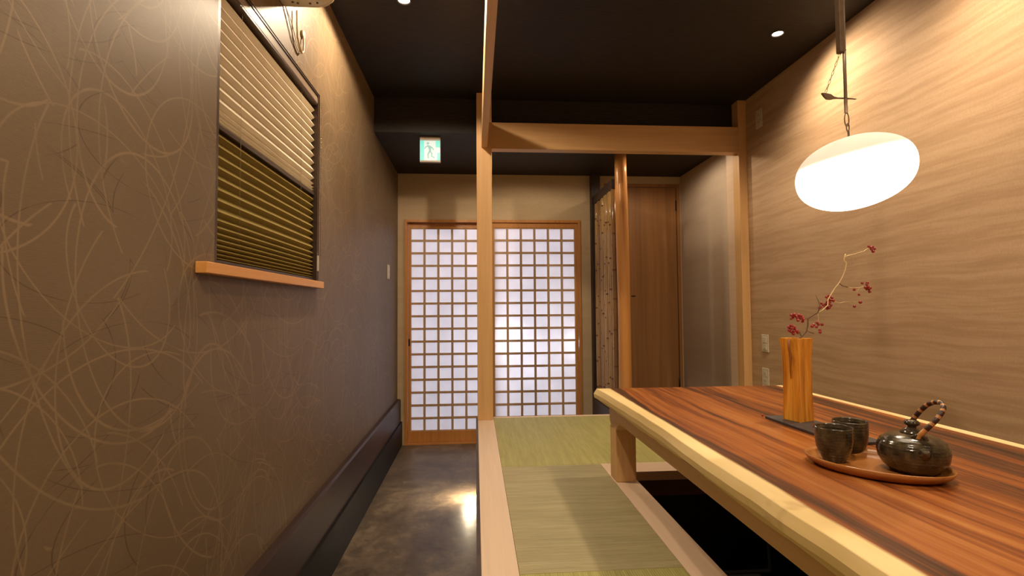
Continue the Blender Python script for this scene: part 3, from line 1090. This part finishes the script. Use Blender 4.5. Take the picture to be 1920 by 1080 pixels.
# ------------------------------------------------------------------ low table
tb = thing('low_table', 'low live-edge table with dark-streaked red-brown slab and pale bark edge', 'table', (.91, 1.1, ZP))
ZT = .771
TY0, TY1 = .08, 2.085
random.seed(11)
g = MB()
NS = 70
rings = []
import mathutils
for i in range(NS+1):
    y = TY0+(TY1-TY0)*i/NS
    nz = lambda k, s_: mathutils.noise.noise(Vector((k*5.3, y*s_, k)))
    far = max(0, (y-1.95)/.135)
    near_x = .000+.010*nz(1, 2.2)+.004*nz(2, 9)
    a = .512+near_x*.7-.008*far*far      # top ridge
    b = .503+near_x-.010*far*far
    c_ = .532+.012*nz(3, 3.5)+.010*max(0, nz(5, 11))
    zb = .705+.004*nz(4, 6)+.014*max(0, nz(6, 8))
    rX = 1.300+.007*nz(7, 2.0)
    prof = [(a, ZT), (a-.0015, ZT-.0015), (b, ZT-.020), (b+.002, ZT-.036), (c_-.006, zb+.006), (c_+.006, zb), (.66, .705), (1.16, .705), (rX-.02, .705), (rX+.002, .722), (rX+.007, .745), (rX+.004, ZT-.006), (rX, ZT), (1.0, ZT), (.75, ZT)]
    rings.append([g.bm.verts.new((x, y, z)) for x, z in prof])
n = len(rings[0])
for i in range(NS):
    for k in range(n):
        f = g.bm.faces.new((rings[i][k], rings[i][(k+1) % n], rings[i+1][(k+1) % n], rings[i+1][k]))
        f.smooth = k in (3, 8, 9)
g.bm.faces.new(rings[0])
g.bm.faces.new(rings[-1][::-1])
o = g.build('slab_top', M['slab'], tb, .0012)
o.location = (-.91, -1.1, -ZP)


def at_t(mb, name, mat, bevel=0.0):
    o = mb.build(name, mat, tb, bevel)
    o.location = (-.91, -1.1, -ZP)
    return o


def rail_prof(x0, x1):
    return x0, x1


for x0, x1 in ((.543, .600), (1.215, 1.272)):
    at_t(MB().prism([(.10, .705), (2.052, .705), (2.056, .690), (2.052, .655), (2.040, .636), (1.962, .628), (1.935, .650), (1.90, .662), (.10, .662)], 'X', x0, x1), 'side_rail', M['hinoki_y'], .003)
for x0 in (.544, 1.214):
    for y0 in (.11, 1.966):
        g = MB()
        zt_ = .632 if y0 > 1 else .660
        g.box(x0, x0+.080 if x0 < 1 else x0+.080, y0, y0+.084, ZP, zt_)
        at_t(g, 'leg', M['hinoki_z'], .003)
at_t(MB().box(.602, 1.213, 1.975, 2.040, .640, .704), 'cross_rail', M['hinoki_x'], .002)
at_t(MB().box(.602, 1.213, .12, .18, .664, .704), 'cross_rail', M['hinoki_x'], .002)

# ------------------------------------------------------------------ things on the table
# slate board, vase and berries
sb = MB().prism([(-.047, -.165), (.062, -.165), (.058, .150), (-.047, .145)], 'Z', 0, .007).build('display_board', M['slate'], None, .0015)
sb.location = (.916, 1.332, ZT)
sb.rotation_euler = (0, 0, math.radians(2))
tag(sb, 'thin dark slate board lying on the table under the wooden vase', 'board')
ZB = ZT+.007

# square waisted wooden vase, hollow
vs = MB()
prof = [(0, .0485), (.03, .0475), (.08, .046), (.13, .0450), (.17, .0455), (.20, .0475), (.22, .0500), (.2355, .0530)]


def sq_ring(h, z, ch, tw=0.0, open_=0.0):
    pts = []
    for sx, sy in ((1, 1), (-1, 1), (-1, -1), (1, -1)):
        for q in ((ch, 0), (0, ch)) if (sx*sy > 0) else ((0, ch), (ch, 0)):
            pts.append((sx*(h-q[0]), sy*(h-q[1]), z))
    return [vs.bm.verts.new(p) for p in pts]


R_ = [sq_ring(h*.60, z, .0025) for z, h in prof]
Ri = [sq_ring(h*.60-.006, z, .002) for z, h in prof[::-1] if z > .02]
allr = R_+Ri
for i in range(len(allr)-1):
    for k in range(8):
        f = vs.bm.faces.new((allr[i][k], allr[i][(k+1) % 8], allr[i+1][(k+1) % 8], allr[i+1][k]))
vs.bm.faces.new(R_[0][::-1])
vs.bm.faces.new(Ri[-1])
va = thing('wooden_vase', 'tall square honey-coloured wooden vase standing on the dark slate board', 'vase', (.927, 1.412, ZB), math.radians(19))
vb = vs.build('body', M['vase'], va, .002)
g = MB()
g.tube([(-.0325, -.002, .232), (-.0290, .000, .205), (-.0272, -.003, .18), (-.0270, .000, .150), (-.0272, -.001, .12)], [.0040, .0026, .0040, .0020, .0008], 8)
g.build('bark_seam', plain('bark_seam', (.28, .10, .02), .5), va)

br = thing('berry_branch', 'thin branch of red berries rising from the wooden vase', 'branch', (.932, 1.412, ZB+.02))
OX = (-.932, -1.412, -(ZB+.02))


def at_r(mb, name, mat):
    o = mb.build(name, mat, br)
    o.location = OX
    return o


YV = 1.42
tw = MB()
tw.tube([(.932, 1.412, ZB+.012), (.936, 1.415, .93), (.940, YV, 1.010), (.951, YV, 1.018), (.964, YV, 1.031), (.968, 1.418, 1.048), (.967, 1.415, 1.069), (.980, 1.413, 1.078), (.994, 1.41, 1.086), (.998, 1.405, 1.105), (1.004, YV, 1.121), (.996, YV, 1.138)], [.0022]*4+[.0018]*4+[.0015, .0013, .001, .0006], 7)
tw.tube([(.964, YV, 1.031), (.968, YV, 1.034), (.975, 1.418, 1.029), (.984, 1.415, 1.026)], .0009, 6)
tw.tube([(.967, 1.415, 1.069), (.955, 1.42, 1.070), (.945, 1.42, 1.072)], .0008, 6)
tw.tube([(.951, YV, 1.018), (.946, 1.42, 1.022), (.944, 1.42, 1.032)], .0012, 6)
tw.tube([(1.069, YV, 1.172), (1.074, YV, 1.170), (1.079, YV, 1.165), (1.086, YV, 1.164), (1.097, YV, 1.160)], .0013, 6)
at_r(tw, 'dark_stem', M['stem'])
tp = MB()
tp.tube([(.994, 1.41, 1.086), (1.008, 1.41, 1.093), (1.022, 1.405, 1.108), (1.034, YV, 1.125), (1.048, YV, 1.146), (1.058, YV, 1.160), (1.069, YV, 1.172), (1.077, YV, 1.184), (1.084, YV, 1.197), (1.091, YV, 1.214), (1.095, YV, 1.231), (1.092, YV, 1.236), (1.088, YV, 1.240), (1.089, YV, 1.249), (1.093, YV, 1.259)], .0015, 6)
tp.tube([(1.089, YV, 1.249), (1.099, YV, 1.254), (1.125, YV, 1.260), (1.150, YV, 1.267), (1.163, YV, 1.275), (1.172, YV, 1.279)], .0012, 6)
tp.tube([(1.097, YV, 1.160), (1.115, YV, 1.158), (1.133, YV, 1.159), (1.145, YV, 1.162)], .0008, 6)
tp.tube([(1.038, YV, 1.128), (1.052, YV, 1.119), (1.068, YV, 1.114), (1.084, YV, 1.117), (1.104, YV, 1.117)], .0008, 6)
tp.tube([(.994, 1.41, 1.086), (.996, 1.41, 1.074), (.995, 1.41, 1.062), (.998, 1.41, 1.050)], .0008, 6)
tp.tube([(1.133, YV, 1.159), (1.126, YV, 1.150), (1.127, YV, 1.141)], .0005, 5)
tp.tube([(1.104, YV, 1.117), (1.118, YV, 1.118), (1.128, YV, 1.115)], .0005, 5)
tp.tube([(1.104, YV, 1.117), (1.109, YV, 1.110), (1.110, YV, 1.104)], .0005, 5)
at_r(tp, 'pale_stem', M['stem_pale'])
bme = MB().ball((0, 0, 0), .0042, 12)
b0 = bme.build('berry', M['berry'], br)
bpts = []


def zq(px, py, y=1.40):
    return ((.940+(px-380)*.00035)*y/1.42, y, CZ+(1.010+(960-py)*.000319-CZ)*y/1.42)


clusters = [
    [(320, 740), (340, 750), (320, 775), (350, 735), (365, 755), (375, 770), (395, 760), (410, 748), (420, 765), (380, 790), (405, 775), (420, 800), (428, 780), (335, 762), (390, 742)],
    [(298, 850), (318, 835), (345, 850), (310, 870), (330, 862), (350, 870), (318, 895), (340, 890), (365, 885), (375, 900), (335, 912), (300, 880)],
    [(635, 578), (660, 568), (685, 585), (650, 600), (668, 605), (640, 620), (660, 625), (695, 610), (590, 635), (580, 670), (605, 650), (620, 668), (635, 655), (640, 682), (655, 675), (675, 655), (658, 640), (570, 678), (628, 640)],
    [(548, 812), (500, 845), (515, 832), (560, 828), (590, 830), (540, 850), (568, 882), (570, 900)],
    [(958, 450), (1003, 448), (998, 465), (985, 492), (1008, 485), (1030, 495), (995, 505), (1020, 530), (1015, 505), (925, 557), (935, 627), (880, 665), (883, 510)],
    [(1028, 108), (1048, 120), (1062, 112), (1080, 130), (1065, 155), (1052, 135)]]
first = True
random.seed(3)
for c in clusters:
    for (px, py) in c:
        p = zq(px, py, 1.42+random.uniform(-.007, .007))
        o = b0 if first else b0.copy()
        if not first:
            COL.objects.link(o)
            o.parent = br
        first = False
        o.location = (p[0]+OX[0], p[1]+OX[1], p[2]+OX[2])
        s_ = random.uniform(.88, 1.15)
        o.scale = (s_, s_, s_)

# berries fallen on the board
fb = None
for i, (x, y, lab) in enumerate(((.922, 1.336, 'fallen red berry on the slate board against the vase foot'), (.932, 1.325, 'fallen red berry on the slate board just right of the vase foot'), (.912, 1.322, 'fallen red berry on the slate board, frontmost of the group by the vase'), (.927, 1.305, 'fallen red berry on the slate board behind the rear cup rim'), (.941, 1.318, 'fallen red berry at the right of the group by the vase'), (.955, 1.196, 'fallen red berry on the corner of the slate board between cups and teapot'))):
    if fb is None:
        fb = MB().ball((0, 0, 0), .0036, 12).build('fallen_berry', M['berry'])
        o = fb
    else:
        o = fb.copy()
        COL.objects.link(o)
    o.location = (x, y, ZB+.0036)
    tag(o, lab, 'berry', 'berries fallen on the slate board')
lone = fb.copy()
COL.objects.link(lone)
lone.location = (.872, 1.502, ZT+.0036)
lone.scale = (.9, .9, .9)
lone.location.z = ZT+.0036*.9
tag(lone, 'fallen red berry on the table behind the left corner of the slate board', 'berry', 'berries fallen on the slate board')

# oval tray
TRZ = ZT
g = MB()
seg = 72
A, B = .127, .088
prof = [(0, .0), (.74, .0), (.86, .003), (.955, .011), (1.0, .020), (.985, .0215), (.95, .0155), (.86, .0085), (.75, .0065), (0, .0065)]
g.lathe([(p*A, z) for p, z in prof], seg, sx=1, sy=B/A)
tr = g.build('oval_tray', M['tray_wood'])
tr.location = (.807, .986, TRZ)
tr.rotation_euler = (0, 0, math.atan2(-.724, .689))
tag(tr, 'oval brown wooden tray on the table carrying the cups and teapot', 'tray')
ZI = TRZ+.0065


def cup(name, x, y, R, H, label, rz=0):
    wobb = lambda a, z: .012*math.sin(2*a+z*30)+.008*math.sin(3*a+1)
    prof = [(0, .003), (R*.50, .003), (R*.50, 0), (R*.60, 0), (R*.62, .004), (R*.80, H*.20), (R*.93, H*.40), (R*.985, H*.62), (R*.99, H*.82), (R*1.0, H*.97), (R*.985, H), (R*.95, H*.985), (R*.93, H*.80), (R*.91, H*.55), (R*.80, H*.28), (R*.5, H*.12), (0, H*.10)]
    g = MB().lathe(prof, 56, wob=wobb)
    o = g.build(name, M['ceramic'])
    o.location = (x, y, ZI)
    o.rotation_euler = (0, 0, rz)
    return tag(o, label, 'cup', 'ceramic cups on the tray')


cup('tea_cup', .758, 1.037, .0358, .072, 'front dark glazed ceramic cup on the left end of the tray')
cup('tea_cup', .834, 1.088, .0352, .072, 'rear black glazed ceramic cup on the tray, half hidden behind the other', 1.3)

# teapot with overhead handle
PC = Vector((.864, .958, ZI))
tpot = thing('teapot', 'squat dark glazed teapot with wrapped cane handle on the tray', 'teapot', PC)
R = .0600
wobb = lambda a, z: .010*math.sin(2*a+.7)+.006*math.sin(5*a+z*60)
prof = [(0, .002), (R*.50, .002), (R*.50, 0), (R*.60, 0), (R*.66, .003), (R*.86, .014), (R*.97, .027), (R*1.0, .039), (R*.985, .050), (R*.90, .061), (R*.70, .069), (R*.48, .072), (R*.36, .075), (R*.34, .0745), (0, .0745)]
MB().lathe(prof, 64, wob=wobb).build('body', M['ceramic'], tpot)
MB().lathe([(0, .0746), (R*.33, .0746), (R*.33, .077), (R*.24, .082), (.008, .084), (.007, .088), (.0125, .092), (.0135, .096), (.010, .0995), (0, .1005)], 40).build('lid', M['ceramic'], tpot)
rgt = Vector((.735, -.678, 0))
twd = Vector((-.678, -.735, 0))


def hp(r, t, z):
    return tuple(rgt*(r-.010)+twd*t*.9+Vector((0, 0, z)))


l1 = MB().tube([hp(.004, .034, .060), hp(.010, .034, .072), hp(.020, .034, .077), hp(.030, .034, .074), hp(.034, .034, .062)], .0042, 10)
l1.build('lug', M['ceramic'], tpot)
l2 = MB().tube([hp(-.006, -.034, .062), hp(-.002, -.034, .074), hp(.006, -.034, .079), hp(.014, -.034, .074), hp(.018, -.034, .062)], .0042, 10)
l2.build('lug', M['ceramic'], tpot)
hpts = [hp(.018, .034, .070), hp(.023, .035, .079), hp(.034, .034, .093), hp(.046, .030, .108), hp(.055, .022, .122), hp(.059, .010, .132), hp(.056, -.003, .138), hp(.047, -.014, .137), hp(.036, -.022, .130), hp(.025, -.028, .117), hp(.015, -.032, .101), hp(.008, -.034, .088), hp(.004, -.034, .078)]
# resample as a smooth curve
sm = []
for i in range(len(hpts)-1):
    p0, p1, p2, p3 = [Vector(hpts[max(0, min(len(hpts)-1, i+d))]) for d in (-1, 0, 1, 2)]
    for k in range(6):
        t = k/6
        sm.append(.5*((2*p1)+(-p0+p2)*t+(2*p0-5*p1+4*p2-p3)*t*t+(-p0+3*p1-3*p2+p3)*t**3))
sm.append(Vector(hpts[-1]))
MB().tube(sm, .0046, 12, uv=True).build('handle', M['rattan'], tpot)
MB().tube([hp(.022, .036, .040), hp(.027, .058, .047), hp(.029, .067, .053), hp(.029, .070, .056)], [.017, .0115, .0075, .006], 16).build('spout', M['ceramic'], tpot)

# ------------------------------------------------------------------ pendant lamp on an adjustable hook
PL = Vector((.916, 1.15, 1.428))
pn = thing('pendant_lamp', 'glowing pebble-shaped pendant lamp hanging over the table', 'pendant lamp', PL)
g = MB()
# pebble outline: wide ellipsoid, a little heavier at lower left
bmesh.ops.create_icosphere(g.bm, subdivisions=5, radius=1)
for v in g.bm.verts:
    p = v.co
    x, y, z = p
    n1 = mathutils.noise.noise(Vector((x*.9+3, y*.9, z*.9)))
    rr_ = math.hypot(x, y)
    e_ = 2.12
    q = (abs(rr_)**e_+abs(z)**e_)**(1/e_)
    x, y, z = x/q, y/q, z/q
    v.co = Vector((x*.137*(1+.05*z*x), y*.106, z*.087*(1+.05*n1)))
for f in g.bm.faces:
    f.smooth = True
sh = g.build('shade', M['lamp_shell'], pn)
sh.rotation_euler = (0, math.radians(-13.5), 0)
light('pendant_bulb', 'POINT', (PL.x, PL.y, PL.z-.145), 0.0, WARM2, .06)
bpy.data.objects.remove(bpy.data.objects['pendant_bulb'])
HK = thing('lamp_hanger', 'slim metal adjustable hanger rod with chain and lever above the pendant lamp', 'hanger', (.897, 1.15, ZC))
o0 = Vector((.897, 1.15, ZC))


def at_h(mb, name, mat, bevel=0.0):
    o = mb.build(name, mat, HK, bevel)
    o.location = -o0
    return o


at_h(MB().box(.8845, .8965, 1.142, 1.158, 1.722, ZC-.012), 'sleeve', M['iron'], .001)
at_h(MB().tube([(.901, 1.15, ZC-.012), (.901, 1.15, 1.90), (.8995, 1.15, 1.72), (.899, 1.15, 1.573)], .0038, 12), 'rod', M['steel'])
at_h(MB().lathe([(0, -.012), (.035, -.012), (.038, -.002), (.038, 0), (0, 0)], 32, tuple(o0)), 'ceiling_cap', M['trim_ring'])
at_h(MB().tube([(.888, 1.15, 1.727), (.896, 1.146, 1.728), (.9045, 1.15, 1.730), (.896, 1.154, 1.728)], .0016, 6, closed=True), 'eyelet', M['iron'])
lk = MB()
c0, c1 = Vector((.889, 1.15, 1.722)), Vector((.8475, 1.15, 1.620))
NL = 9
for i in range(NL):
    a = c0.lerp(c1, i/NL)
    b = c0.lerp(c1, (i+1)/NL)
    d = (b-a).normalized()
    sidev = Vector((0, 1, 0)) if i % 2 else d.cross(Vector((0, 1, 0))).normalized()
    mid = (a+b)/2
    L_ = (b-a).length*.56
    pts = [mid+d*L_*math.cos(q)+sidev*.0022*math.sin(q) for q in [k*PI/6 for k in range(12)]]
    lk.tube(pts, .0006, 5, closed=True)
at_h(lk, 'chain', M['iron'])
lv = MB()
top = [(.838, 1.621), (.848, 1.620), (.860, 1.618), (.868, 1.612), (.878, 1.610), (.899, 1.610), (.915, 1.609), (.926, 1.608)]
bot = [(.843, 1.613), (.850, 1.606), (.860, 1.605), (.868, 1.607), (.878, 1.6085), (.899, 1.6082), (.915, 1.6078), (.926, 1.6072)]
lv.prism(top+bot[::-1], 'Y', 1.147, 1.153)
at_h(lv, 'lever', M['iron'], .0004)
rg = MB()
rg.tube([(.899, 1.15, 1.574)]+[(.900+.0055*math.sin(q), 1.15, 1.557+.0165*math.cos(q)) for q in [k*PI/8 for k in range(1, 16)]], .0013, 7, closed=True)
rg.tube([(.902+.0035*math.sin(q), 1.15+.0*q, 1.5375+.0095*math.cos(q)) for q in [k*PI/7 for k in range(14)]], .0013, 7, closed=True)
at_h(rg, 'hook_ring', M['iron'])
sc_ = MB().tube([(.9035, 1.15, 1.529), (.904, 1.15, 1.500)], .0022, 8)
o = sc_.build('stem_screw', M['iron'], pn)
o.location = -PL
